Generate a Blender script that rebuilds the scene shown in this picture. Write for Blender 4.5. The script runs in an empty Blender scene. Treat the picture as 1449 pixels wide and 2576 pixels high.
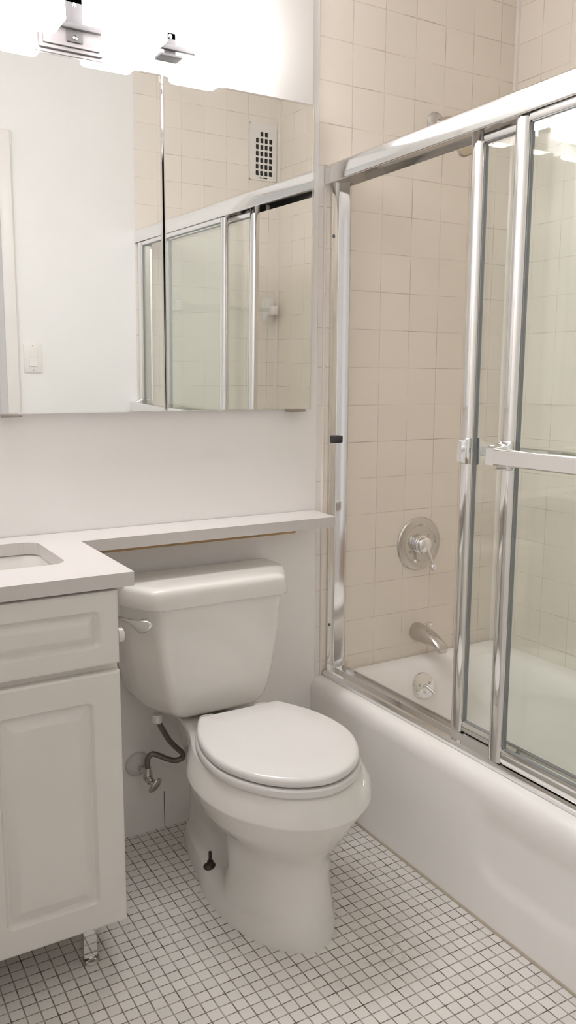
import bpy, bmesh, math, random
from mathutils import Vector, Matrix
import numpy as np

random.seed(7)
scene = bpy.context.scene
COL = scene.collection

# ------------------------------------------------------------------ camera
CAM = (-1.38197, -1.99796, 1.21826)
YAW, PITCH, ROLL, FPX = 0.533868, 0.158682, 0.003442, 2090.975
fwd = Vector((math.sin(YAW) * math.cos(PITCH), math.cos(YAW) * math.cos(PITCH), -math.sin(PITCH)))
rgt0 = Vector((math.cos(YAW), -math.sin(YAW), 0))
up0 = rgt0.cross(fwd)
rgt = math.cos(ROLL) * rgt0 + math.sin(ROLL) * up0
upv = -math.sin(ROLL) * rgt0 + math.cos(ROLL) * up0
cd = bpy.data.cameras.new('camera')
cam = bpy.data.objects.new('camera', cd)
COL.objects.link(cam)
cd.sensor_fit = 'VERTICAL'
cd.sensor_height = 24.0
cd.lens = FPX / 2576 * 24.0
cd.clip_start = 0.02
M = Matrix.Identity(4)
for i in range(3):
    M[i][0], M[i][1], M[i][2], M[i][3] = rgt[i], upv[i], -fwd[i], CAM[i]
cam.matrix_world = M
scene.camera = cam

# ------------------------------------------------------------------ world, exposure
w = bpy.data.worlds.new('world')
scene.world = w
w.use_nodes = True
w.node_tree.nodes['Background'].inputs[0].default_value = (1.0, 0.975, 0.95, 1)
w.node_tree.nodes['Background'].inputs[1].default_value = 0.6
scene.view_settings.view_transform = 'Standard'
scene.view_settings.look = 'None'
scene.view_settings.gamma = 1
scene.view_settings.use_curve_mapping = False
scene.view_settings.exposure = 0.27
LAMP_STRENGTH = 11.5     # frosted sides
LAMP_DOWN = 52.0         # open underside with the bulb behind a diffuser
LAMP_COLOR = (1.0, 0.988, 0.98)
scene.cycles.use_denoising = True
scene.cycles.max_bounces = 14
scene.cycles.diffuse_bounces = 8
scene.cycles.glossy_bounces = 8
scene.cycles.transmission_bounces = 8
scene.cycles.transparent_max_bounces = 16
scene.cycles.sample_clamp_indirect = 8.0
scene.cycles.caustics_reflective = True
scene.cycles.blur_glossy = 0.5

# ------------------------------------------------------------------ materials
def mat(name, color, rough=0.5, metal=0.0, spec=0.5, coat=0.0, noise=None, bump=None):
    m = bpy.data.materials.new(name)
    m.use_nodes = True
    nt = m.node_tree
    b = nt.nodes['Principled BSDF']
    b.inputs['Base Color'].default_value = (*color, 1)
    b.inputs['Roughness'].default_value = rough
    b.inputs['Metallic'].default_value = metal
    b.inputs['Specular IOR Level'].default_value = spec
    b.inputs['Coat Weight'].default_value = coat
    geo = nt.nodes.new('ShaderNodeNewGeometry')
    if noise:
        sc, amt = noise
        n = nt.nodes.new('ShaderNodeTexNoise')
        n.inputs['Scale'].default_value = sc
        n.inputs['Detail'].default_value = 4
        nt.links.new(geo.outputs['Position'], n.inputs['Vector'])
        mx = nt.nodes.new('ShaderNodeMix')
        mx.data_type = 'RGBA'
        nt.links.new(n.outputs['Fac'], mx.inputs[0])
        mx.inputs[6].default_value = (*[c * (1 - amt) for c in color], 1)
        mx.inputs[7].default_value = (*[min(1, c * (1 + amt)) for c in color], 1)
        nt.links.new(mx.outputs[2], b.inputs['Base Color'])
    if bump:
        sc, st, dist = bump
        n2 = nt.nodes.new('ShaderNodeTexNoise')
        n2.inputs['Scale'].default_value = sc
        n2.inputs['Detail'].default_value = 3
        nt.links.new(geo.outputs['Position'], n2.inputs['Vector'])
        bp = nt.nodes.new('ShaderNodeBump')
        bp.inputs['Strength'].default_value = st
        bp.inputs['Distance'].default_value = dist
        nt.links.new(n2.outputs['Fac'], bp.inputs['Height'])
        nt.links.new(bp.outputs['Normal'], b.inputs['Normal'])
    return m

def tile_mat(name, ax, pitch, off, gw, tile, grout, rough, var=0.03, groutmix=(0.2, 0.9), bumpd=0.0006,
             paint=None, dirt=None, soft=1.0):
    """square tiles from world position; ax = two axis letters. paint = (axis, max, zmax, colour)"""
    m = bpy.data.materials.new(name)
    m.use_nodes = True
    nt = m.node_tree
    N, L = nt.nodes, nt.links
    b = N['Principled BSDF']
    geo = N.new('ShaderNodeNewGeometry')
    sep = N.new('ShaderNodeSeparateXYZ')
    L.new(geo.outputs['Position'], sep.inputs[0])
    def math_(op, a, bb=None, clamp=False):
        n = N.new('ShaderNodeMath'); n.operation = op; n.use_clamp = clamp
        for i, v in enumerate((a, bb)):
            if v is None: continue
            if isinstance(v, (int, float)): n.inputs[i].default_value = v
            else: L.new(v, n.inputs[i])
        return n.outputs[0]
    ds, cells = [], []
    for k in range(2):
        u = math_('DIVIDE', math_('SUBTRACT', sep.outputs['XYZ'.index(ax[k])], off[k]), pitch)
        f = math_('FRACT', u)
        cells.append(math_('FLOOR', u))
        ds.append(math_('MULTIPLY', math_('MINIMUM', f, math_('SUBTRACT', 1.0, f)), pitch))
    d = math_('MINIMUM', ds[0], ds[1])
    mr = N.new('ShaderNodeMapRange'); mr.interpolation_type = 'SMOOTHSTEP'
    L.new(d, mr.inputs[0])
    mr.inputs[1].default_value = gw * 0.5 * (1 - 0.4 * soft); mr.inputs[2].default_value = gw * 0.5 * (1 + 0.6 * soft)
    mr.inputs[3].default_value = 1; mr.inputs[4].default_value = 0
    gm = mr.outputs[0]
    # uneven dark staining of the grout
    nz = N.new('ShaderNodeTexNoise'); nz.inputs['Scale'].default_value = 0.9 / pitch; nz.inputs['Detail'].default_value = 3
    L.new(geo.outputs['Position'], nz.inputs['Vector'])
    st = N.new('ShaderNodeMapRange'); L.new(nz.outputs['Fac'], st.inputs[0])
    st.inputs[1].default_value = 0.38; st.inputs[2].default_value = 0.66
    st.inputs[3].default_value = groutmix[0]; st.inputs[4].default_value = groutmix[1]
    fac = math_('MULTIPLY', gm, st.outputs[0], True)
    # per-tile shade
    cx = N.new('ShaderNodeCombineXYZ'); L.new(cells[0], cx.inputs[0]); L.new(cells[1], cx.inputs[1])
    wn = N.new('ShaderNodeTexWhiteNoise'); wn.noise_dimensions = '3D'; L.new(cx.outputs[0], wn.inputs['Vector'])
    tv = N.new('ShaderNodeMix'); tv.data_type = 'RGBA'; L.new(wn.outputs['Value'], tv.inputs[0])
    tv.inputs[6].default_value = (*[c * (1 - var) for c in tile], 1)
    tv.inputs[7].default_value = (*[min(1, c * (1 + var)) for c in tile], 1)
    tcol = tv.outputs[2]
    if paint:
        a, mx_, zmax, pc = paint
        msk = math_('MULTIPLY', math_('LESS_THAN', sep.outputs['XYZ'.index(a)], mx_), math_('LESS_THAN', sep.outputs[2], zmax))
        pm = N.new('ShaderNodeMix'); pm.data_type = 'RGBA'; L.new(msk, pm.inputs[0]); L.new(tcol, pm.inputs[6])
        pm.inputs[7].default_value = (*pc, 1); tcol = pm.outputs[2]
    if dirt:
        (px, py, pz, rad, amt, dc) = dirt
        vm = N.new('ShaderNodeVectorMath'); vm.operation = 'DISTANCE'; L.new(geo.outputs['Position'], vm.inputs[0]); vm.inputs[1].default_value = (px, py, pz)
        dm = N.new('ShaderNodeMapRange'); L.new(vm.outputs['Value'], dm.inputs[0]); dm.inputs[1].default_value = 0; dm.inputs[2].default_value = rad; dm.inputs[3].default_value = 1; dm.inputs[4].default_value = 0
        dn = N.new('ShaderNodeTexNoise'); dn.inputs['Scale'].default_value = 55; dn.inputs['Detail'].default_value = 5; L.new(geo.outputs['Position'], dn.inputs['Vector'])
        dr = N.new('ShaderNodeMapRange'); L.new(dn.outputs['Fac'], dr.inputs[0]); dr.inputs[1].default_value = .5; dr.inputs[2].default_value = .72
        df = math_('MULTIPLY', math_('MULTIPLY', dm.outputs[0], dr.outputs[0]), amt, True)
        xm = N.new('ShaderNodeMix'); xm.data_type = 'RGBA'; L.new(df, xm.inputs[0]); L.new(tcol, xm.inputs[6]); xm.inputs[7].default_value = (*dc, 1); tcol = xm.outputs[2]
    cm = N.new('ShaderNodeMix'); cm.data_type = 'RGBA'; L.new(fac, cm.inputs[0]); L.new(tcol, cm.inputs[6]); cm.inputs[7].default_value = (*grout, 1)
    L.new(cm.outputs[2], b.inputs['Base Color'])
    b.inputs['Roughness'].default_value = rough
    rr = math_('ADD', math_('MULTIPLY', gm, 0.4), rough, True); L.new(rr, b.inputs['Roughness'])
    bp = N.new('ShaderNodeBump'); bp.inputs['Strength'].default_value = 0.6; bp.inputs['Distance'].default_value = bumpd
    L.new(math_('SUBTRACT', 1.0, gm), bp.inputs['Height']); L.new(bp.outputs['Normal'], b.inputs['Normal'])
    return m

def emit_mat(name, color, strength):
    m = bpy.data.materials.new(name); m.use_nodes = True
    nt = m.node_tree; b = nt.nodes['Principled BSDF']
    b.inputs['Base Color'].default_value = (0.9, 0.9, 0.9, 1)
    b.inputs['Emission Color'].default_value = (*color, 1); b.inputs['Emission Strength'].default_value = strength
    return m

def glass_mat(name, tint, refl=1.0, haze=0.0):
    m = bpy.data.materials.new(name); m.use_nodes = True
    nt = m.node_tree; N, L = nt.nodes, nt.links
    N.remove(N['Principled BSDF']); out = N['Material Output']
    tr = N.new('ShaderNodeBsdfTransparent'); tr.inputs[0].default_value = (*tint, 1)
    gl = N.new('ShaderNodeBsdfGlossy'); gl.inputs['Roughness'].default_value = 0.01; gl.inputs[0].default_value = (refl, refl, refl, 1)
    fr = N.new('ShaderNodeFresnel')
    g = N.new('ShaderNodeNewGeometry')   # both faces of the thin pane reflect like air-to-glass
    io = N.new('ShaderNodeMapRange'); L.new(g.outputs['Backfacing'], io.inputs[0])
    io.inputs[3].default_value = 1.5; io.inputs[4].default_value = 1 / 1.5; L.new(io.outputs[0], fr.inputs[0])
    mx = N.new('ShaderNodeMixShader'); L.new(fr.outputs[0], mx.inputs[0]); L.new(tr.outputs[0], mx.inputs[1]); L.new(gl.outputs[0], mx.inputs[2])
    sh = mx.outputs[0]
    if haze:
        df = N.new('ShaderNodeBsdfDiffuse'); df.inputs[0].default_value = (.85, .87, .82, 1)
        m2 = N.new('ShaderNodeMixShader'); m2.inputs[0].default_value = haze; L.new(sh, m2.inputs[1]); L.new(df.outputs[0], m2.inputs[2]); sh = m2.outputs[0]
    L.new(sh, out.inputs[0])
    return m

PAINT = mat('white_paint', (.88, .862, .852), .45, noise=(3, .012), bump=(180, .05, .0006))
PAINTF = mat('white_paint_entry', (.87, .87, .868), .45, noise=(3, .012), bump=(180, .05, .0006))
CEILM = mat('ceiling_paint', (.89, .88, .87), .6, noise=(4, .01))
TRIMM = mat('trim_paint', (.80, .78, .76), .35, noise=(5, .01))
TILE = (.85, .785, .71)
GRT = (.46, .39, .32)
TILE_B = tile_mat('cream_tile_end', 'XZ', .108, (0, .3876), .0022, TILE, GRT, .16, .015, (.12, .8), .0005, paint=('X', -.088, 1.79, (.84, .80, .775)), dirt=(.004, 0, .36, .05, .9, (.62, .47, .31)))
TILE_R = tile_mat('cream_tile_side', 'YZ', .108, (-.101, .3876), .0022, TILE, GRT, .16, .015, (.12, .7), .0005)
TILE_F = tile_mat('cream_tile_foot', 'XZ', .108, (.02, .3876), .0022, (.86, .81, .755), GRT, .16, .015, (.12, .7), .0005)
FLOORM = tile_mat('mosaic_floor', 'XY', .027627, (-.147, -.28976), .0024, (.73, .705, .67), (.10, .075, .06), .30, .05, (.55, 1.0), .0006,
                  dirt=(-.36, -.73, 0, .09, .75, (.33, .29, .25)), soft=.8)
PORC = mat('porcelain', (.80, .78, .745), .07, spec=.6, coat=.4, noise=(6, .008))
SEATM = mat('seat_plastic', (.765, .748, .733), .16, noise=(6, .006))
TUBM = mat('tub_enamel', (.89, .87, .85), .14, spec=.55, noise=(5, .012))
CAB = mat('cabinet_foil', (.755, .73, .695), .30, noise=(8, .012))
CABIN = mat('cabinet_carcass', (.70, .66, .61), .5, noise=(8, .012))
QUARTZ = mat('quartz', (.64, .612, .598), .28, noise=(260, .035))
SINKM = mat('sink_porcelain', (.78, .76, .73), .1, noise=(6, .01))
WOOD = mat('raw_wood', (.50, .33, .17), .6, noise=(40, .25))
CHROME = mat('chrome', (.86, .86, .86), .07, 1.0, noise=(12, .01))
ALU = mat('bright_aluminium', (.84, .835, .83), .10, 1.0, noise=(14, .015))
SATIN = mat('worn_chrome', (.62, .595, .57), .17, 1.0, noise=(24, .10))
FIXM = mat('nickel_glare_darkened', (.15, .135, .135), .55, .0, noise=(30, .05))  # fixture nickel, colour darkened to offset the glare of the lit shades
FIXD = mat('nickel_arm_glare_darkened', (.05, .045, .046), .6, .0, noise=(30, .05))  # same nickel, darkened further against the stronger lamp light on the arms
VINYL = mat('grey_vinyl', (.26, .27, .28), .4, noise=(30, .05))
TABM = mat('tab_bronze', (.42, .37, .33), .3, 1.0, noise=(30, .05))
NICKEL = mat('brushed_nickel', (.62, .57, .54), .3, 1.0, noise=(30, .05))
BLACK = mat('black_rubber', (.03, .03, .035), .5, noise=(30, .1))
GASKET = mat('grey_gasket', (.10, .10, .11), .45, noise=(30, .1))
DARKBRAID = mat('braided_steel', (.22, .19, .17), .38, .8, noise=(160, .35), bump=(400, .5, .001))
RUST = mat('dark_bolt', (.06, .045, .035), .5, .6, noise=(80, .35))
MIRROR = mat('mirror_silver', (.93, .94, .93), .0, 1.0, noise=(2, .002))
GLASS = glass_mat('clear_glass', (.965, .98, .965), 1.0, .02)
ACRYL = glass_mat('clear_acrylic', (.93, .94, .93), 1.0, .05)
LAMP = emit_mat('lit_frosted_glass', LAMP_COLOR, LAMP_STRENGTH)
LAMPD = emit_mat('lit_diffuser', LAMP_COLOR, LAMP_DOWN)
VENTM = mat('white_enamel', (.82, .80, .78), .3, noise=(9, .01))
SWITCHM = mat('switch_plastic', (.84, .82, .80), .3, noise=(9, .008))
DUCT = mat('duct_dark', (.05, .045, .04), .7, noise=(20, .2))
WHITEPL = mat('white_plastic', (.80, .77, .76), .25, noise=(9, .01))
HALLFL = mat('hall_boards', (.34, .22, .13), .4, noise=(9, .12))
CAULK = mat('white_caulk', (.80, .755, .70), .35, noise=(40, .03))

# ------------------------------------------------------------------ mesh helpers
def obj(name, bm, m, parent=None, smooth=38, subsurf=0, bevel=None):
    """bm is in world coordinates; the mesh is stored relative to its parent's base"""
    org = Vector((0, 0, 0))
    p = parent
    while p is not None:
        org += p.location
        p = p.parent
    if parent is None and len(bm.verts):
        vs = [v.co for v in bm.verts]
        org = Vector(((min(v.x for v in vs) + max(v.x for v in vs)) / 2, (min(v.y for v in vs) + max(v.y for v in vs)) / 2, min(v.z for v in vs)))
    bmesh.ops.recalc_face_normals(bm, faces=bm.faces[:])
    for v in bm.verts: v.co -= org
    me = bpy.data.meshes.new(name)
    bm.to_mesh(me); bm.free()
    me.materials.append(m)
    if smooth:
        me.polygons.foreach_set('use_smooth', [True] * len(me.polygons))
        if not subsurf: me.set_sharp_from_angle(angle=math.radians(smooth))
    o = bpy.data.objects.new(name, me)
    COL.objects.link(o)
    if parent is None: o.location = org
    else: o.parent = parent
    if subsurf:
        md = o.modifiers.new('subdivision', 'SUBSURF'); md.levels = subsurf; md.render_levels = subsurf
    return o

def thing(name, label, cat, loc, group=None):
    o = bpy.data.objects.new(name, None)
    COL.objects.link(o)
    o.location = loc
    o.empty_display_size = .05
    o['label'] = label; o['category'] = cat
    if group: o['group'] = group
    return o

def tag(o, label, cat, group=None):
    o['label'] = label; o['category'] = cat
    if group: o['group'] = group
    return o

def struct(name, bm, m, **k):
    o = obj(name, bm, m, **k); o['kind'] = 'structure'; return o

def B(): return bmesh.new()

def box(bm, x0, x1, y0, y1, z0, z1, bev=0.0, seg=2):
    vs = [bm.verts.new((x, y, z)) for x in (x0, x1) for y in (y0, y1) for z in (z0, z1)]
    fs = [(0, 1, 3, 2), (4, 6, 7, 5), (0, 4, 5, 1), (2, 3, 7, 6), (0, 2, 6, 4), (1, 5, 7, 3)]
    faces = [bm.faces.new([vs[i] for i in f]) for f in fs]
    if bev:
        es = list({e for f in faces for e in f.edges})
        bmesh.ops.bevel(bm, geom=es, offset=bev, segments=seg, affect='EDGES', profile=.5)
    return bm

def loft(bm, rings, cap0=True, cap1=True, closed=True):
    R = [[bm.verts.new(p) for p in r] for r in rings]
    n = len(R[0])
    for a, b in zip(R, R[1:]):
        for i in range(n if closed else n - 1):
            j = (i + 1) % n
            try: bm.faces.new((a[i], a[j], b[j], b[i]))
            except ValueError: pass
    if cap0: bm.faces.new(R[0][::-1])
    if cap1: bm.faces.new(R[-1])
    return R

def frame_axes(d):
    d = Vector(d).normalized()
    a = Vector((0, 0, 1)) if abs(d.z) < .9 else Vector((1, 0, 0))
    u = d.cross(a).normalized(); v = d.cross(u).normalized()
    return d, u, v

def lathe(bm, base, axis, prof, n=32):
    """prof = [(distance along axis, radius)]"""
    d, u, v = frame_axes(axis); base = Vector(base)
    rings = []
    for t, r in prof:
        r = max(r, 1e-5)
        rings.append([base + d * t + (u * math.cos(2 * math.pi * i / n) + v * math.sin(2 * math.pi * i / n)) * r for i in range(n)])
    loft(bm, rings); return bm

def crom(P, k=6, closed=False):
    P = [Vector(p) for p in P]; out = []; n = len(P)
    rng = range(n if closed else n - 1)
    for i in rng:
        g = (lambda j: P[j % n]) if closed else (lambda j: P[max(0, min(n - 1, j))])
        a, b, c, d = g(i - 1), g(i), g(i + 1), g(i + 2)
        for s in range(k):
            t = s / k
            out.append(.5 * ((2 * b) + (c - a) * t + (2 * a - 5 * b + 4 * c - d) * t * t + (3 * b - a - 3 * c + d) * t ** 3))
    if not closed: out.append(P[-1])
    return out

def tube(bm, pts, r, n=12, k=6, smooth=True):
    """r number or list per control point"""
    rs = r if isinstance(r, (list, tuple)) else [r] * len(pts)
    P4 = [Vector((*p, q)) for p, q in zip(pts, rs)]
    if smooth:
        n4 = len(P4); out = []
        for i in range(n4 - 1):
            a, b, c, d = P4[max(0, i - 1)], P4[i], P4[i + 1], P4[min(n4 - 1, i + 2)]
            for s in range(k):
                t = s / k
                out.append(.5 * ((2 * b) + (c - a) * t + (2 * a - 5 * b + 4 * c - d) * t * t + (3 * b - a - 3 * c + d) * t ** 3))
        out.append(P4[-1]); P4 = out
    rings = []; u = None
    for i, q in enumerate(P4):
        p = Vector(q[:3])
        d = (Vector(P4[min(i + 1, len(P4) - 1)][:3]) - Vector(P4[max(i - 1, 0)][:3])).normalized()
        if u is None: _, u, _v = frame_axes(d)
        u = (u - d * u.dot(d)).normalized(); v = d.cross(u)
        rings.append([p + (u * math.cos(2 * math.pi * j / n) + v * math.sin(2 * math.pi * j / n)) * q[3] for j in range(n)])
    loft(bm, rings); return bm

def prism(bm, prof, axis, a, b):
    """closed 2D profile extruded along an axis: 'x' -> (y,z), 'y' -> (x,z), 'z' -> (x,y)"""
    f = {'x': lambda t, p: (t, p[0], p[1]), 'y': lambda t, p: (p[0], t, p[1]), 'z': lambda t, p: (p[0], p[1], t)}[axis]
    loft(bm, [[f(a, p) for p in prof], [f(b, p) for p in prof]]); return bm

def rrect(x0, x1, y0, y1, r, n=6):
    """rounded rectangle, counter-clockwise from the right side of the bottom edge; r number or 4 radii"""
    rr = r if isinstance(r, (list, tuple)) else [r] * 4
    pts = []
    for (cx, cy, sx, sy, a0), q in zip(((x1, y0, -1, 1, -90), (x1, y1, -1, -1, 0), (x0, y1, 1, -1, 90), (x0, y0, 1, 1, 180)), rr):
        for i in range(n + 1):
            a = math.radians(a0 + 90 * i / n)
            pts.append((cx + sx * q + q * math.cos(a), cy + sy * q + q * math.sin(a)))
    return pts

def round_poly(P, r, n=5):
    out = []
    m = len(P)
    for i in range(m):
        p, a, b = Vector(P[i]), Vector(P[i - 1]), Vector(P[(i + 1) % m])
        q = r[i] if isinstance(r, (list, tuple)) else r
        s = p + (a - p).normalized() * min(q, (a - p).length * .45)
        e = p + (b - p).normalized() * min(q, (b - p).length * .45)
        for k in range(n + 1):
            t = k / n
            out.append(tuple((1 - t) ** 2 * s + 2 * t * (1 - t) * p + t * t * e))
    return out

def plate_with_holes(bm, outer, holes, to3, thick):
    """flat 2D outline with holes, filled and thickened; to3(u, v, t) -> point"""
    es = []
    for loop in [outer] + holes:
        vs = [bm.verts.new(to3(*p, 0)) for p in loop]
        es += [bm.edges.new((vs[i], vs[(i + 1) % len(vs)])) for i in range(len(vs))]
    res = bmesh.ops.triangle_fill(bm, edges=es, use_beauty=True, use_dissolve=False)
    faces = [g for g in res['geom'] if isinstance(g, bmesh.types.BMFace)]
    ext = bmesh.ops.extrude_face_region(bm, geom=faces)
    dv = Vector(to3(0, 0, thick)) - Vector(to3(0, 0, 0))
    for g in ext['geom']:
        if isinstance(g, bmesh.types.BMVert): g.co += dv
    return bm

# ------------------------------------------------------------------ room shell
XL, XR, YF, ZC = -1.50, .607, -1.53, 2.44
XT = -.108            # where the tiled end of the room starts
XD0, XD1 = -1.46, -.635   # doorway behind the camera's view line
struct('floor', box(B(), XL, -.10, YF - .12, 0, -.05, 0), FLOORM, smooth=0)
struct('ceiling', box(B(), XL - .1, XR + .1, YF - .12, .1, ZC, ZC + .05), CEILM, smooth=0)
struct('wall_back', box(B(), XL, XT, 0, .1, 0, ZC), PAINT, smooth=0)
struct('wall_shower', box(B(), XT, XR + .1, 0, .1, 0, ZC), TILE_B, smooth=0)
struct('wall_right', box(B(), XR, XR + .1, YF - .1, 0, 0, ZC), TILE_R, smooth=0)
struct('wall_left', box(B(), XL - .1, XL, YF - .12, .1, 0, ZC), PAINT, smooth=0)
b = B(); box(b, XD1, -.086, YF - .12, YF, 0, ZC); box(b, XL, XD0, YF - .12, YF, 0, ZC); box(b, XD0, XD1, YF - .12, YF, 2.06, ZC)
struct('wall_front', b, PAINTF, smooth=0)
struct('wall_tub_foot', box(B(), -.086, XR, YF - .12, YF, 0, ZC), TILE_F, smooth=0)
# door casing and reveal of the entrance
b = B()
for x0, x1 in ((XD1, XD1 + .052), (XD0 - .035, XD0)):
    prism(b, [(x0, YF), (x0, YF + .012), (x0 + .008, YF + .017), (x1 - .008, YF + .017), (x1, YF + .01), (x1, YF)], 'z', 0, 2.11)
box(b, XD0 - .03, XD1 + .052, YF, YF + .016, 2.06, 2.115, .003)
struct('trim_1', b, TRIMM)
# painted board above the mirror cabinet, and details low on the walls
struct('trim_2', box(B(), XL, -.137, -.014, 0, 1.934, ZC, .0015), PAINT)
# lone seam in the wall beside the toilet, and an added bead whose brown paints the shadow line where tub meets floor
struct('trim_5', box(B(), -.5922, -.5905, -.0006, .001, 0, .105), mat('seam_grout', (.12, .09, .07), .8, noise=(60, .3)), smooth=0)
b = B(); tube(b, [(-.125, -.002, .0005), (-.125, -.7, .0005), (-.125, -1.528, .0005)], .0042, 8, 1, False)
struct('trim_6', b, mat('shadow_bead', (.42, .36, .29), .6, noise=(50, .2)))
# caulk beads: old paint line of the tile border and the two shower corners
b = B()
tube(b, [(-.087, 0, .345), (-.087, 0, 1.0), (-.087, 0, 1.735)], .0045, 8, 1, False)
struct('trim_3', b, CAULK)
b = B(); tube(b, [(XR, 0, .345), (XR, 0, 2.4)], .010, 8, 1, False); tube(b, [(XR, YF, .345), (XR, YF, 2.4)], .010, 8, 1, False)
struct('trim_4', b, CAULK)
# hallway beyond the doorway
struct('floor_hall', box(B(), -2.6, .4, -3.4, YF - .12, -.05, 0), HALLFL, smooth=0)
struct('wall_hall', box(B(), -2.6, .4, -3.5, -3.4, 0, ZC), PAINT, smooth=0)

# ------------------------------------------------------------------ bathtub
T = thing('bathtub', 'white enamelled alcove bathtub behind sliding glass doors', 'bathtub', (.243, -.765, 0))
RIM = .345
def ring(x0, x1, y0, y1, r, z): return [(x, y, z) for x, y in rrect(x0, x1, y0, y1, r, 10)]
rings = [ring(-.083, .601, YF + .004, -.004, .004, RIM - .012), ring(-.078, .60, YF + .006, -.006, .006, RIM),
         ring(-.060, .560, YF + .06, -.030, .07, RIM + .001), ring(-.045, .538, YF + .08, -.050, .09, RIM - .005),
         ring(-.036, .526, YF + .095, -.066, .10, RIM - .018), ring(-.028, .518, YF + .11, -.079, .11, RIM - .038), ring(-.018, .508, YF + .15, -.093, .12, .27),
         ring(.01, .478, YF + .26, -.125, .12, .16), ring(.035, .452, YF + .34, -.16, .11, .095), ring(.075, .412, YF + .40, -.21, .09, .073),
         ring(.15, .34, YF + .5, -.30, .06, .068)]
b = B(); loft(b, rings, cap0=False)
obj('basin', b, TUBM, T, smooth=60)
# apron: rolled rim and skirt with a shallow recessed panel
AX = -.124
prof = [(-.078, RIM), (-.094, RIM - .0006), (-.106, RIM - .004), (-.115, RIM - .011), (-.121, RIM - .022), (AX, RIM - .036), (AX - .0005, .30)]
ys = [0 - .001 - 1.527 * i / 96 for i in range(97)]
zs = [.30 - (.30 - .0) * i / 40 for i in range(1, 41)]
def sstep(a, c, x):
    t = max(0, min(1, (x - a) / (c - a))); return t * t * (3 - 2 * t)
rows = []
for y in ys:
    r = [(px, y, pz) for px, pz in prof]
    for z in zs:
        # rounded-corner recess distance
        qx, qz = abs(y + .765 - .20 * 0) - (.765 - .30), abs(z - .20) - .105
        # panel spans y -.70 .. -1.40, z .095 .. above
        hx = abs(y + 1.05) - .335; hz = .105 - z
        rr = .07
        ddx, ddz = max(hx + rr, 0), max(hz + rr, 0)
        sd = math.hypot(ddx, ddz) + min(max(hx + rr, hz + rr), 0) - rr
        rec = .007 * (1 - sstep(-.03, .012, sd)) * (1 - sstep(.23, .29, z))
        r.append((AX + rec + .002 * (1 - z / .3) * 0, y, z))
    r.append((AX + .03, y, 0.0))
    rows.append(r)
b = B(); loft(b, rows, cap0=False, cap1=False, closed=False)
obj('apron', b, TUBM, T, smooth=60)
OA = Vector((0, -1, .34)).normalized(); OC = Vector((.234, -.0915, .280)); OU = Vector((0, .34, 1)).normalized()
b = B(); lathe(b, OC, OA, [(-.010, .0395), (.002, .041), (.004, .041), (.0075, .0385), (.0095, .03), (.010, 0)], 40)
ovp = obj('overflow_plate', b, CHROME, T); ovp['label'] = 'round chrome overflow plate'
for dx in (-.02, .02):
    b = B(); lathe(b, OC + Vector((dx, 0, 0)) + OU * .004 + OA * .009, OA, [(-.001, .0058), (.0012, .0055), (.0026, .003), (.0028, 0)], 14)
    obj('screw', b, SATIN, ovp)
b = B(); tube(b, [OC + OA * .006, OC + OA * .020 + Vector((.002, 0, -.006)), OC + OA * .036 + Vector((.008, 0, -.020)), OC + OA * .044 + Vector((.012, 0, -.028))], [.006, .0055, .0052, .007], 12)
obj('trip_lever', b, CHROME, ovp)

# ------------------------------------------------------------------ sliding door enclosure
D = thing('shower_door_frame', 'chrome aluminium frame of the sliding tub doors with header rail, sill and wall jambs', 'door frame', (-.05, -.765, RIM))
YE = YF + .002; Y0 = -.002
# header: bowed front face, open underneath
HB, HT = 1.741, 1.790
prof = [(-.086, HB), (-.0885, HB + .0015), (-.0893, HB + .004), (-.0897, HB + .020), (-.0893, HB + .040), (-.088, HT - .003), (-.085, HT), (-.020, HT), (-.017, HT - .003), (-.017, HB), (-.0195, HB), (-.0195, HT - .004), (-.084, HT - .004), (-.0858, HB + .040), (-.0868, HB + .020), (-.0858, HB + .004)]
obj('header_rail', prism(B(), prof, 'y', Y0, YE), ALU, D, smooth=50)
prof = [(-.083, RIM + .0012), (-.083, RIM + .009), (-.081, RIM + .011), (-.078, RIM + .0175), (-.0545, RIM + .0175), (-.0545, RIM + .026), (-.0505, RIM + .026), (-.0505, RIM + .0175), (-.026, RIM + .0175), (-.0245, RIM + .028), (-.0195, RIM + .028), (-.018, RIM + .026), (-.018, RIM + .0012)]
obj('sill_track', prism(B(), prof, 'y', Y0, YE), ALU, D, smooth=30)
for ya, sgn in ((Y0, -1), (YE, 1)):
    yy = lambda d: ya + sgn * d
    prof = [(-.0675, yy(0)), (-.0675, yy(.006)), (-.066, yy(.006)), (-.0655, yy(.003)), (-.0445, yy(.003)), (-.0425, yy(.0045)), (-.0235, yy(.0225)), (-.0215, yy(.0235)), (-.0195, yy(.0215)), (-.0195, yy(0))]
    j = obj('wall_jamb', prism(B(), prof, 'z', RIM + .008, HB + .01), ALU, D, smooth=40)
    for z in (.497, 1.608):
        b = B(); lathe(b, (-.0605, yy(.0025), z), (0, sgn, 0), [(0, .005), (.0015, .0048), (.003, .002), (.0025, 0)], 14)
        obj('screw', b, GASKET, j)
    obj('bumper', box(B(), -.0655, -.034, min(yy(.003), yy(.0225)), max(yy(.003), yy(.0135)), 1.038, 1.058, .002), BLACK, j)

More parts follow.
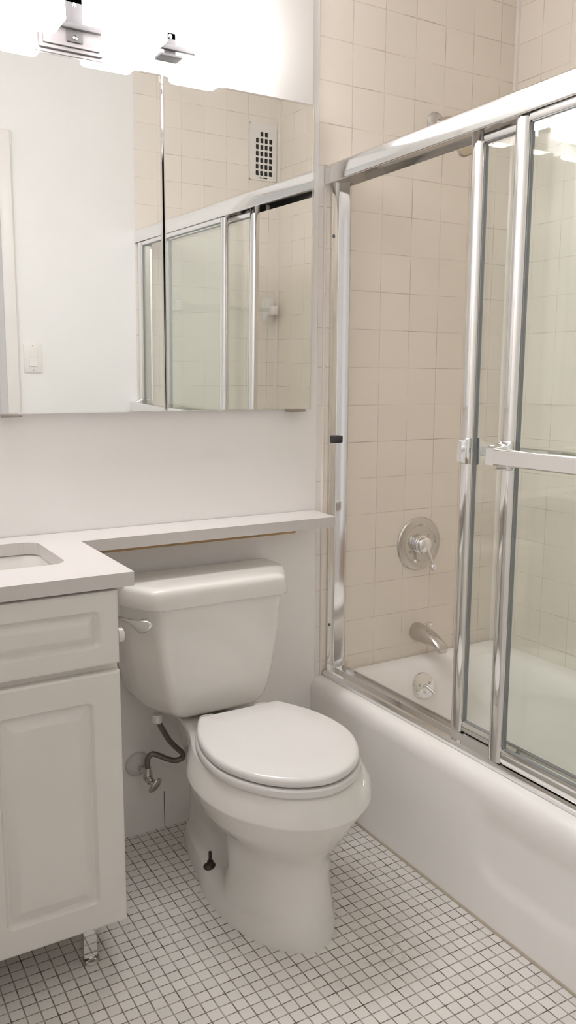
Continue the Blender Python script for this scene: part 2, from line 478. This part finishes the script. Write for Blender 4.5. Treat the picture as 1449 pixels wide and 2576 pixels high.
def door(xc, ya, yb, label):
    """one framed sliding glass panel, ya nearer the back wall"""
    P = thing('sliding_glass_door', label, 'shower door', (xc, (ya + yb) / 2, RIM + .016), 'sliding doors of the tub')
    z0, z1 = RIM + .0195, HB + .022
    sw, rh, th = .0385, .034, .012
    def stile(y0, y1):
        b = B(); s = 1 if y1 > y0 else -1
        # rounded chrome face towards the room, square towards the tub
        w_ = abs(y1 - y0)
        pts = []
        for i in range(9):
            a = math.pi * (i / 8)
            pts.append((xc - .004 - .011 * math.sin(a) ** .8, y0 + s * w_ * (1 - math.cos(a)) / 2))
        pts += [(xc + th / 2, y1), (xc + th / 2, y0)]
        return prism(b, pts, 'z', z0, z1)
    obj('stile', stile(ya, ya - sw), ALU, P, smooth=30)
    obj('stile', stile(yb, yb + sw), ALU, P, smooth=30)
    for za, zb, nm in ((z0, z0 + rh, 'bottom_rail'), (z1 - rh, z1, 'top_rail')):
        pr = [(xc + th / 2, za), (xc - th / 2, za), (xc - th / 2 - .003, za + .006), (xc - th / 2 - .003, zb - .010), (xc - th / 2 + .002, zb - .003), (xc - .003, zb), (xc + th / 2, zb)]
        obj(nm, prism(B(), pr, 'y', ya - sw, yb + sw), ALU, P, smooth=30)
    b = B(); g = .0026
    box(b, xc - .0050, xc + .0045, ya - sw - g, ya - sw, z0 + rh, z1 - rh); box(b, xc - .0050, xc + .0045, yb + sw, yb + sw + g, z0 + rh, z1 - rh)
    box(b, xc - .0050, xc + .0045, yb + sw, ya - sw, z0 + rh, z0 + rh + g); box(b, xc - .0050, xc + .0045, yb + sw, ya - sw, z1 - rh - g, z1 - rh)
    obj('gasket', b, VINYL, P, smooth=0)
    obj('pane', box(B(), xc - .002, xc + .002, yb + sw + .001, ya - sw - .001, z0 + rh + .001, z1 - rh - .001), GLASS, P, smooth=0)
    return P

def bracket(P, x_face, y, z, side, L=.047, name='bar_bracket'):
    """wedge-shaped chrome towel bar bracket; side -1 stands into the room, +1 into the tub"""
    b = B()
    rings = []
    for t, hy, hz in ((0, .020, .031), (.006, .020, .031), (.012, .017, .025), (.024, .014, .021), (L - .012, .013, .0195), (L, .012, .018)):
        rings.append([(x_face + side * t, y + a, z + c) for a, c in rrect(-hy, hy, -hz, hz, .003, 2)])
    loft(b, rings)
    return obj(name, b, CHROME, P, smooth=30)

outer = door(-.066, -.690, -1.522, 'chrome framed sliding glass door on the room side, carrying the long outside towel bar')
inner = door(-.037, -.530, -1.300, 'chrome framed glass door on the tub side track, mostly behind the other door panel')
# outside towel bar
bracket(outer, -.078, -.707, 1.058, -1); bracket(outer, -.078, -1.505, 1.058, -1)
prof = [(-.128, 1.044), (-.128, 1.072), (-.125, 1.075), (-.117, 1.076), (-.114, 1.072), (-.114, 1.046), (-.117, 1.041), (-.125, 1.041)]
obj('towel_bar', prism(B(), prof, 'y', -.719, -1.492), ALU, outer, smooth=40)
# inner door: finger pull on the room side, bar on the tub side
b = B()
rings = []
for t, hy, hz in ((0, .0165, .030), (.004, .0165, .030), (.010, .010, .028), (.017, .008, .026), (.019, .007, .024)):
    rings.append([(-.050 - t, -.551 + a, 1.055 + c) for a, c in rrect(-hy, hy, -hz, hz, .002, 2)])
loft(b, rings); obj('finger_pull', b, CHROME, inner, smooth=30)
bracket(inner, -.031, -.556, 1.055, 1, .044); bracket(inner, -.031, -1.282, 1.055, 1, .04)
prof = [(.004, 1.042), (.004, 1.066), (.007, 1.069), (.012, 1.069), (.014, 1.066), (.014, 1.044), (.012, 1.039), (.007, 1.039)]
obj('towel_bar', prism(B(), prof, 'y', -.562, -1.271), ALU, inner, smooth=40)

# ------------------------------------------------------------------ shower fittings
V = thing('shower_valve', 'round chrome shower valve with lever handle on the cream tile end wall', 'shower control', (.276, 0, .709))
b = B(); lathe(b, (.276, .002, .709), (0, -1, 0), [(0, .085), (.004, .085), (.008, .082), (.0105, .074), (.0115, .062), (.009, .059), (.0085, 0)], 64)
obj('escutcheon', b, SATIN, V, smooth=30)
b = B(); lathe(b, (.276, -.006, .709), (0, -1, 0), [(0, .028), (.006, .028), (.007, .0255), (.010, .0255), (.011, .028), (.015, .028), (.016, .0255), (.020, .0255), (.021, .026), (.029, .0245), (.035, .019), (.038, .010), (.0385, 0)], 40)
obj('handle_hub', b, CHROME, V, smooth=30)
b = B(); tube(b, [(.277, -.034, .706), (.284, -.042, .682), (.292, -.047, .655), (.296, -.047, .644)], [.009, .0065, .005, .006], 14)
lathe(b, (.296, -.047, .652), (.12, 0, -1), [(0, .0005), (.0015, .006), (.006, .0105), (.012, .0122), (.018, .0105), (.0225, .006), (.024, .0005)], 24)
obj('lever', b, CHROME, V, smooth=60)
for dx, dz in ((-.036, -.022), (.036, .022)):
    b = B(); lathe(b, (.276 + dx, -.007, .709 + dz), (0, -1, 0), [(0, .0055), (.0025, .005), (.0035, 0)], 14)
    obj('screw', b, SATIN, V)

SP = thing('tub_spout', 'chrome tub spout with a lift-up diverter knob, above the overflow plate', 'spout', (.276, 0, .425))
b = B()
rings = []
for y, zc, hx, hz in ((.001, .425, .0275, .0300), (-.012, .425, .0275, .0300), (-.040, .424, .0270, .0270), (-.070, .421, .0255, .0235), (-.098, .414, .0240, .0190), (-.118, .408, .0225, .0150), (-.130, .403, .0195, .0120), (-.135, .400, .015, .008)):
    rings.append([(.276 + hx * math.cos(2 * math.pi * i / 28), y, zc + hz * math.sin(2 * math.pi * i / 28)) for i in range(28)])
loft(b, rings)
box(b, .259, .293, -.133, -.104, .388, .404, .004)
obj('spout_body', b, SATIN, SP, smooth=50)
b = B(); lathe(b, (.276, -.058, .441), (0, -.12, 1), [(0, .010), (.003, .0095), (.004, .0035), (.014, .0035), (.017, .006), (.022, .0115), (.026, .0115), (.028, .009), (.0285, 0)], 22)
obj('diverter_knob', b, CHROME, SP, smooth=40)

SH = thing('shower_fixture', 'small chrome shower head on a bent arm above the glass door header', 'shower head', (.295, 0, 1.96))
b = B(); lathe(b, (.295, .001, 1.955), (0, -1, 0), [(0, .032), (.003, .032), (.009, .026), (.014, .013), (.0145, 0)], 32)
obj('flange', b, SATIN, SH)
b = B(); tube(b, [(.295, .0, 1.955), (.295, -.04, 1.955), (.292, -.075, 1.945), (.288, -.10, 1.918), (.286, -.113, 1.895)], .0095, 14)
obj('shower_arm', b, SATIN, SH)
b = B(); ax = (-.03, -.62, -.78)
lathe(b, (.286, -.110, 1.902), ax, [(0, .010), (.004, .014), (.014, .015), (.020, .012), (.026, .016), (.040, .025), (.064, .028), (.068, .027), (.0685, .023), (.064, .022), (.063, 0)], 32)
obj('head_body', b, SATIN, SH, smooth=40)
b = B(); lathe(b, (.286 - .0019, -.110 - .0391, 1.902 - .0492), ax, [(.0, .0222), (.004, .0218), (.0055, .0150), (.007, .009), (.0072, 0)], 28)
fp = obj('spray_face', b, mat('aged_plastic', (.72, .62, .46), .35, noise=(60, .1)), SH); fp['label'] = 'cream plastic spray face'

# ------------------------------------------------------------------ toilet
CX = -.498; BX = -.489
TO = thing('toilet', 'white two-piece toilet with closed lid between the vanity and the tub', 'toilet', (CX, -.35, 0))
def half_ring(pts, z, cx=CX, k=8):
    if z > .29 and pts is not RIMT: cx = BX - (.004 if pts is RIMR else 0)
    """pts: (f, w) from the back centre to the front centre on one side; mirrored and smoothed"""
    full = [Vector((cx - w_, -f, z)) for f, w_ in pts] + [Vector((cx + w_, -f, z)) for f, w_ in pts[-2:0:-1]]
    return crom(full, k, True)
FOOT = [(.060, 0), (.060, .058), (.12, .084), (.25, .112), (.35, .132), (.45, .127), (.54, .103), (.612, .056), (.636, 0)]
FT2 = [(f, w_ * .985) for f, w_ in FOOT]
LEDGE = [(.066, 0), (.066, .052), (.12, .077), (.25, .103), (.34, .120), (.45, .122), (.54, .098), (.607, .054), (.632, 0)]
REC0 = [(.075, 0), (.075, .050), (.13, .064), (.25, .068), (.345, .080), (.43, .117), (.54, .096), (.605, .052), (.629, 0)]
MIDP = [(.085, 0), (.085, .052), (.14, .062), (.25, .066), (.345, .074), (.43, .108), (.54, .088), (.594, .048), (.618, 0)]
UPP = [(.10, 0), (.10, .055), (.15, .066), (.25, .074), (.345, .088), (.43, .110), (.54, .092), (.598, .052), (.622, 0)]
UND1 = [(.10, 0), (.10, .060), (.15, .074), (.25, .096), (.345, .128), (.44, .142), (.55, .122), (.625, .070), (.652, 0)]
UND2 = [(.08, 0), (.08, .070), (.14, .082), (.24, .118), (.345, .160), (.45, .174), (.56, .150), (.642, .086), (.674, 0)]
CREASE = [(.06, 0), (.06, .080), (.13, .088), (.235, .134), (.345, .182), (.455, .195), (.57, .169), (.663, .098), (.698, 0)]
BAND = [(.045, 0), (.045, .092), (.13, .099), (.235, .132), (.345, .176), (.455, .188), (.57, .163), (.658, .095), (.691, 0)]
RIMR = [(.035, 0), (.035, .104), (.13, .112), (.235, .126), (.345, .161), (.45, .173), (.56, .150), (.648, .086), (.679, 0)]
RIMT = [(.042, 0), (.042, .098), (.13, .106), (.235, .119), (.345, .154), (.45, .166), (.555, .144), (.64, .082), (.671, 0)]
b = B()
loft(b, [half_ring(*a) for a in ((FOOT, 0), (FT2, .022), (LEDGE, .040), ([(f, w_ * .97) for f, w_ in LEDGE], .046), (REC0, .056), (MIDP, .11), (MIDP, .16), (UPP, .20), (UND1, .236), (UND2, .276), ([(f - .0012 * (f > .5), w_ * .993) for f, w_ in CREASE], .3155), (CREASE, .3185), ([(f - .0008 * (f > .5), w_ * .996) for f, w_ in CREASE], .3215), (BAND, .345), (RIMR, .370), (RIMT, .378))])
obj('bowl', b, PORC, TO, smooth=80)
SEAT = [(.262, 0), (.262, .108), (.285, .123), (.36, .156), (.44, .171), (.52, .166), (.60, .131), (.656, .077), (.682, 0)]
def lidring(s, z, pts=SEAT, f0=.45):
    full = [(CX - w_ * s, -(f0 + (f - f0) * s)) for f, w_ in pts]
    P = []
    # keep the straight hinge edge: smooth only the curved side
    side = [Vector((x, y, z)) for x, y in full[1:]] + [Vector((2 * CX - x, y, z)) for x, y in full[-2:0:-1]]
    return crom(side, 7, False)
b = B(); loft(b, [lidring(.985, .3785), lidring(1.0, .382), lidring(1.0, .394), lidring(.985, .3975)])
obj('seat', b, SEATM, TO, smooth=40)
b = B(); loft(b, [lidring(.93, .4015), lidring(.955, .400), lidring(.974, .4025), lidring(.980, .408), lidring(.977, .4135), lidring(.962, .4185), lidring(.93, .4205), lidring(.6, .4220), lidring(.2, .4224)])
obj('lid', b, SEATM, TO, smooth=60)
for dx in (-.075, .075): obj('hinge', box(B(), CX + dx - .018, CX + dx + .018, -.262, -.235, .378, .409, .005), SEATM, TO)
for sx in (-1, 1): obj('lid_bumper', box(B(), CX + sx * .11 - .010, CX + sx * .11 + .010, -.598, -.582, .3970, .4012, .001), SEATM, TO)
# tank
TX = -.515
def tank_ring(hwf, hwb, ff, fch, fb, z, r=.018):
    P = [(TX - hwb, -fb), (TX - hwb, -fch), (TX - hwf, -ff), (TX + hwf, -ff), (TX + hwb, -fch), (TX + hwb, -fb)]
    return [(x, y, z) for x, y in round_poly(P, [r * .8, r * 1.4, r, r, r * 1.4, r * .8], 5)]
b = B()
loft(b, [tank_ring(*a) for a in ((.085, .095, .175, .13, .04, .3865), (.103, .125, .192, .128, .034, .390), (.114, .152, .200, .125, .028, .400), (.124, .176, .204, .122, .024, .415), (.134, .193, .206, .12, .022, .445), (.146, .206, .208, .118, .02, .50), (.158, .218, .212, .116, .02, .58), (.167, .227, .217, .115, .02, .69))])
tk = obj('tank', b, PORC, TO, smooth=50)
b = B(); lathe(b, (TX + .006, -.115, .374), (0, 0, 1), [(0, .045), (.014, .045)], 28)
obj('tank_gasket', b, BLACK, TO)
b = B()
loft(b, [tank_ring(*a) for a in ((.168, .226, .217, .115, .02, .680, .018), (.179, .236, .226, .118, .014, .680, .018), (.1805, .2375, .228, .119, .013, .684, .018), (.1765, .2345, .2245, .118, .013, .716, .018), (.1745, .2325, .2225, .117, .014, .7225, .018), (.169, .228, .217, .114, .018, .7275, .018), (.155, .215, .203, .108, .028, .7305, .018), (.11, .18, .17, .095, .05, .732, .018))])
obj('tank_lid', b, PORC, TO, smooth=60)
# flush lever on the angled left face
nrm = Vector((-.86, -.51, 0)).normalized(); tdir = Vector((-.51, .86, 0)).normalized()
pv = Vector((-.7045, -.186, .647))
b = B()
lathe(b, pv - nrm * .004, nrm, [(0, .011), (.010, .011), (.014, .009), (.0145, 0)], 20)
rings = []
for t, hz, dn, zc in ((-.030, .003, .012, .002), (-.026, .010, .014, .000), (-.015, .0155, .017, -.004), (-.002, .0165, .020, -.006), (.010, .0125, .021, -.002), (.024, .008, .021, .003), (.05, .006, .020, .006), (.08, .005, .017, .007), (.086, .002, .016, .007)):
    c = pv + tdir * t + nrm * dn + Vector((0, 0, zc))
    rings.append([c + nrm * (.0045 * math.cos(2 * math.pi * i / 14)) + Vector((0, 0, hz * math.sin(2 * math.pi * i / 14))) for i in range(14)])
loft(b, rings)
fl = obj('flush_lever', b, CHROME, TO, smooth=60); fl['label'] = 'chrome flush lever'
b = B()
lathe(b, (-.596, -.303, .0465), (0, 0, 1), [(0, .017), (.003, .017), (.0085, .009), (.016, .0072), (.0165, .004), (.040, .004), (.0415, .002)], 16)
bo = obj('floor_bolt', b, RUST, TO, smooth=40); bo['label'] = 'dark rusted floor bolt'

# water supply
WS = thing('toilet_supply_valve', 'chrome shut-off valve with oval handle on the wall left of the toilet', 'valve', (-.664, 0, .203))
b = B(); lathe(b, (-.666, .0, .203), (0, -1, 0), [(0, .0335), (.004, .0335), (.010, .029), (.016, .018), (.019, .010), (.0195, 0)], 36)
es = obj('escutcheon', b, mat('painted_flange', (.70, .68, .66), .4, noise=(60, .06)), WS); es['label'] = 'white painted escutcheon'
b = B(); tube(b, [(-.664, -.012, .200), (-.662, -.045, .199), (-.659, -.066, .198)], .008, 12, 3)
lathe(b, (-.660, -.062, .182), (0, 0, 1), [(0, .010), (.004, .0125), (.022, .0125), (.026, .0095), (.036, .0095), (.0365, .007)], 20)
lathe(b, (-.659, -.062, .193), (.10, -.75, -.55), [(0, .009), (.012, .011), (.020, .011), (.021, .006), (.034, .0045)], 16)
obj('valve_body', b, SATIN, WS, smooth=40)
b = B()
d, u, v = frame_axes((.35, -.75, -.5))
c0 = Vector((-.652, -.092, .178)); rings = []
zz = Vector((0, 0, 1)); vv = (zz - d * zz.dot(d)).normalized(); uu = vv.cross(d)
for t, s in ((-.005, .7), (-.003, .95), (0, 1), (.003, .95), (.0055, .7), (.0045, .35)):
    rings.append([c0 + d * t + (uu * (.019 * math.cos(2 * math.pi * i / 24)) + vv * (.026 * math.sin(2 * math.pi * i / 24))) * s for i in range(24)])
loft(b, rings); obj('oval_handle', b, SATIN, WS, smooth=50)
HO = thing('supply_hose', 'dark braided supply hose curling from shut-off valve up to the toilet tank', 'hose', (-.62, -.08, .21))
pts = [(-.650, -.12, .372), (-.645, -.119, .352), (-.629, -.112, .322), (-.611, -.10, .293), (-.590, -.095, .267), (-.573, -.09, .247), (-.572, -.085, .232), (-.590, -.08, .2275), (-.611, -.075, .235), (-.631, -.07, .2465), (-.647, -.065, .2525), (-.6575, -.062, .244), (-.660, -.062, .230), (-.660, -.062, .214)]
obj('hose_line', tube(B(), pts, .0072, 12, 6), DARKBRAID, HO, smooth=60)
b = B(); lathe(b, (-.652, -.12, .383), (0, 0, -1), [(0, .0125), (.004, .0125), (.005, .0145), (.020, .0135), (.024, .009), (.0245, .005)], 12)
nu = obj('coupling_nut', b, WHITEPL, HO); nu['label'] = 'white plastic coupling nut under tank'

# ------------------------------------------------------------------ vanity
VX1 = -.866; VX0 = -1.462; VY = -.457
VA = thing('vanity_cabinet', 'white raised-panel vanity cabinet on metal legs at the left', 'cabinet', ((VX0 + VX1) / 2, VY / 2, 0))
b = B()
box(b, VX0, VX0 + .016, VY, -.01, .112, .8175); box(b, VX1 - .016, VX1, VY, -.01, .112, .8175)
box(b, VX0 + .016, VX1 - .016, VY + .002, -.01, .112, .128); box(b, VX0 + .016, VX1 - .016, -.026, -.01, .128, .8175)
box(b, VX0 + .016, VX1 - .016, VY, VY + .016, .64, .672); box(b, VX0 + .016, VX1 - .016, VY, VY + .05, .80, .8175)
obj('carcass', b, CAB, VA, smooth=0)
def panel_front(x0, x1, z0, z1, name, gi, bev, par):
    """thermofoil front with routed groove and raised centre field"""
    yb, yf = VY - .0005, VY - .0195
    def R(ins, y, r): return [(x, y, z) for x, z in rrect(x0 + ins, x1 - ins, z0 + ins, z1 - ins, r, 4)]
    rings = [R(0, yb, .001), R(0, yf + .005, .001), R(.0012, yf + .0018, .001), R(.005, yf, .001), R(.008, yf, .001), R(gi - .003, yf, .012), R(gi, yf, .012), R(gi + .0008, yf + .0008, .012), R(gi + .002, yf + .003, .012), R(gi + .006, yf + .0085, .010), R(gi + .010, yf + .0092, .006), R(gi + bev - .002, yf + .0010, .001), R(gi + bev, yf + .0003, .0008), R(gi + bev + .003, yf + .0003, .0008)]
    b = B(); loft(b, rings)
    return obj(name, b, CAB, par, smooth=17)
XM = (VX0 + VX1) / 2
panel_front(VX0, VX1, .664, .8125, 'drawer_front', .037, .024, VA)
panel_front(XM + .0015, VX1, .108, .6495, 'door', .056, .030, VA)
panel_front(VX0, XM - .0015, .108, .6495, 'door', .056, .030, VA)
for lx in (-.932, -1.395):
    for ly in (-.424, -.05):
        b = B(); box(b, lx - .014, lx + .014, ly - .0015, ly + .0015, .018, .113); box(b, lx - .014, lx - .0115, ly, ly + .024, .018, .113); box(b, lx - .014, lx + .014, ly - .002, ly + .024, .013, .018)
        lg = obj('leg', b, CHROME, VA, smooth=0)
        b = B(); lathe(b, (lx + .002, ly + .004, 0), (0, 0, 1), [(0, .017), (.003, .0185), (.008, .017), (.0105, .008), (.014, .006)], 24)
        obj('foot_pad', b, SATIN, lg)

CT = thing('countertop', 'white quartz L-shaped countertop running from vanity to narrow shelf over the toilet', 'countertop', (-1.0, -.1, .818))
out = [(-1.492, -.002), (-.114, -.002), (-.127, -.132), (-.834, -.132), (-.834, -.483), (-1.492, -.483)]
out = round_poly(out, [.001, .001, .004, .002, .003, .001], 3)
hole = rrect(-1.38, -.925, -.345, -.082, .035, 8)
b = B(); plate_with_holes(b, out, [hole], lambda u_, v_, t: (u_, v_, .8185 + t), .028)
slab = obj('slab', b, QUARTZ, CT, smooth=0)
bv = slab.modifiers.new('bevel', 'BEVEL'); bv.width = .0016; bv.segments = 2; bv.limit_method = 'ANGLE'; bv.angle_limit = math.radians(50)
SK = thing('sink', 'white rectangular undermount sink set under the countertop at left', 'sink', (-1.15, -.21, .68))
b = B()
rr = lambda g, r, z: [(x, y, z) for x, y in rrect(-1.38 - g, -.925 + g, -.345 - g, -.082 + g, r, 8)]
loft(b, [rr(.018, .04, .8165), rr(.003, .04, .8165), rr(.001, .045, .812), rr(-.004, .05, .77), rr(-.012, .055, .72), rr(-.03, .06, .69), rr(-.06, .06, .684), rr(-.10, .03, .682)], cap0=False)
obj('bowl', b, SINKM, SK, smooth=60)
b = B(); lathe(b, (-1.15, -.213, .6815), (0, 0, 1), [(0, .022), (.003, .022), (.004, .018), (.002, .0)], 24)
obj('drain', b, CHROME, SK)
tag(obj('wood_cleat', prism(B(), [(-.80, .789), (-.190, .789), (-.178, .8175), (-.80, .8175)], 'y', -.001, -.022), WOOD), 'raw wood cleat on wall under narrow countertop shelf', 'wood strip')
b = B(); lathe(b, (VX1 + .0005, -.42, .703), (1, 0, 0), [(0, .010), (.014, .010), (.0145, .0155), (.0155, .0155), (.016, .0148), (.024, .0148), (.0265, .012), (.027, 0)], 24)
tag(obj('toilet_paper_holder', b, WHITEPL, smooth=40), 'pale round-ended holder knob on the right side of vanity', 'holder')

# ------------------------------------------------------------------ mirror cabinet
MC = thing('medicine_cabinet', 'wide two-door mirrored medicine cabinet above the countertop', 'mirror cabinet', (-.565, 0, 1.137))
obj('cabinet_frame', box(B(), -.990, -.141, -.0125, -.0005, 1.139, 1.926, .001), ALU, MC)
def mdoor(x0, x1, tab_x):
    z0, z1 = 1.138, 1.9245
    o = bpy.data.objects.new('mirror_door', None)
    lean = .0142
    yf = lambda z: -.0150 - (z - z0) * lean
    b = B()
    vs = lambda y_, xa, xb, za, zb: [(xa, yf(za) + y_, za), (xb, yf(za) + y_, za), (xb, yf(zb) + y_, zb), (xa, yf(zb) + y_, zb)]
    loft(b, [vs(0, x0, x1, z0, z1), vs(-.004, x0, x1, z0, z1)])
    d_ = obj('mirror_door', b, MIRROR, MC, smooth=0)
    b = B(); e = .0035
    for xa, xb, za, zb in ((x0 - e, x0, z0, z1), (x1, x1 + e, z0, z1), (x0 - e, x1 + e, z0 - .0022, z0), (x0 - e, x1 + e, z1, z1 + .003)):
        loft(b, [vs(.001, xa, xb, za, zb), vs(-.0052, xa, xb, za, zb)])
    obj('edge_trim', b, ALU, d_, smooth=0)
    b = B(); box(b, tab_x - .024, tab_x + .024, -.044, -.014, z0 - .0085, z0 - .0024, .001)
    obj('pull_tab', b, TABM, d_)
mdoor(-.988, -.577, -.957)
mdoor(-.565, -.1445, -.196)

# ------------------------------------------------------------------ vanity light
VL = thing('vanity_light', 'lit bath bar with frosted glass shades on nickel brackets above mirror', 'light fixture', (-.78, -.014, 1.93))
YB = -.014
b = B()
box(b, -.866, -.706, YB - .012, YB, 1.931, 2.06, .002); box(b, -.858, -.714, YB - .020, YB - .012, 1.938, 2.053, .003); box(b, -.85, -.722, YB - .026, YB - .020, 1.946, 2.045, .002)
obj('wall_plate', b, FIXM, VL)
bar = obj('cross_bar', box(B(), -1.14, -.42, -.056, -.044, 1.979, 1.991, .003), FIXD, VL)
for cxx in (-1.007, -.78, -.553):
    big = abs(cxx + .78) < .01
    w_ = .018 if big else .014
    b = B()
    box(b, cxx - w_, cxx + w_, -.044, -.037, 1.955 if big else 1.968, 2.05 if big else 2.02, .0015)
    box(b, cxx - w_, cxx + w_, -.044, YB - .001, 2.035 if big else 2.005, 2.05 if big else 2.02, .0015)
    if not big: box(b, cxx - .028, cxx + .028, -.052, YB, 1.965, 1.971, .0015)
    ar = obj('bracket', b, FIXD, VL)
    for z in ((1.964, 2.032) if big else (2.012,)):
        b = B(); lathe(b, (cxx, -.0435, z), (0, -1, 0), [(0, .0055), (.002, .005), (.004, .002), (.0042, 0)], 14)
        obj('screw', b, CHROME, ar)
for i, cxx in enumerate((-1.12, -.893, -.667, -.44)):
    b = B()
    hw = .062
    def sq(g, z): return [(x, y, z) for x, y in rrect(cxx - hw + g, cxx + hw - g, -.160 + g, -.062 - g, .010, 3)]
    loft(b, [sq(.012, 1.960), sq(.010, 1.9545), sq(.004, 1.953), sq(0, 1.957), sq(.001, 2.085), sq(.004, 2.101), sq(.012, 2.105), sq(.03, 2.106)])
    s_ = obj('glass_shade', b, LAMP, VL, smooth=40)
    obj('diffuser', box(B(), cxx - hw + .010, cxx + hw - .010, -.150, -.072, 1.9515, 1.9535, .0005), LAMPD, s_)
    b = B(); box(b, cxx - .012, cxx + .012, -.062, -.056, 1.975, 1.995, .001); obj('shade_holder', b, FIXM, s_)

# ------------------------------------------------------------------ things on the wall behind the view, seen in the mirror
VE = thing('vent_grille', 'white air vent grille with square holes, high on tiled wall in the mirror', 'vent', (.526, YF, 2.08))
VDZ = -.018
x0, x1, z0, z1 = .456, .590, 2.078 + VDZ, 2.318 + VDZ
holes = []
pw = .0225; ph = .0275
for r_ in range(7):
    for c_ in range(4):
        if r_ == 0 and c_ in (0, 3): continue
        xx = .4885 + c_ * pw - .004; zz_ = 2.283 + VDZ - r_ * ph
        holes.append(rrect(xx, xx + .0165, zz_ - .020, zz_, .003, 2))
holes.append(rrect(.506, .545, 2.086 + VDZ, 2.092 + VDZ, .002, 2))
b = B(); plate_with_holes(b, rrect(x0, x1, z0, z1, .003, 2), holes, lambda u_, v_, t: (u_, YF + .008 + t, v_), .002)
obj('face_plate', b, VENTM, VE, smooth=0)
b = B(); box(b, x0 + .006, x1 - .006, YF + .0005, YF + .002, z0 + .004, z1 - .004); obj('duct_opening', b, DUCT, VE, smooth=0)
b = B()
for s0, s1, s2, s3 in ((x0, x0 + .003, z0, z1), (x1 - .003, x1, z0, z1), (x0, x1, z0, z0 + .003), (x0, x1, z1 - .003, z1)): box(b, s0, s1, YF + .0005, YF + .008, s2, s3)
obj('rim', b, VENTM, VE, smooth=0)
for xx in (.500, .523, .546): obj('damper_blade', box(B(), xx - .0012, xx + .0012, YF + .002, YF + .0075, z0 + .03, z1 - .03), NICKEL, VE, smooth=0)
obj('damper_lever', box(B(), .508, .522, YF + .0095, YF + .016, 2.087 + VDZ, 2.091 + VDZ, .001), VENTM, VE)

SW = thing('light_switch', 'white rocker light switch on the plain wall, seen in the mirror', 'light switch', (-.529, YF, 1.256))
obj('cover_plate', box(B(), -.566, -.492, YF, YF + .006, 1.197, 1.315, .003), SWITCHM, SW)
b = B(); prism(b, [(YF + .005, 1.223), (YF + .0105, 1.2235), (YF + .0075, 1.256), (YF + .0095, 1.2885), (YF + .005, 1.289)], 'x', -.5445, -.5135)
obj('rocker', b, SWITCHM, SW, smooth=0)
for z in (1.2075, 1.3045):
    b = B(); lathe(b, (-.529, YF + .0055, z), (0, 1, 0), [(0, .0032), (.0012, .0028), (.0016, 0)], 12)
    obj('screw', b, NICKEL, SW)

CB = thing('ceramic_towel_bar', 'clear towel bar on white ceramic posts, on tub wall seen in the mirror', 'towel bar', (.315, YF, 1.49))
for px in (.085, .560):
    b = B(); rings = []
    for t, h, v_ in ((0, .030, .058), (.006, .030, .058), (.010, .026, .052), (.03, .018, .024), (.055, .018, .022), (.066, .016, .02), (.069, .010, .013)):
        rings.append([(px + a, YF + t, 1.49 + c) for a, c in rrect(-h, h, -v_, v_, min(h, v_) * .4, 4)])
    loft(b, rings); obj('post', b, VENTM, CB, smooth=50)
b = B(); lathe(b, (.100, YF + .048, 1.49), (1, 0, 0), [(0, .010), (.445, .010)], 6)
obj('bar', b, ACRYL, CB, smooth=0)
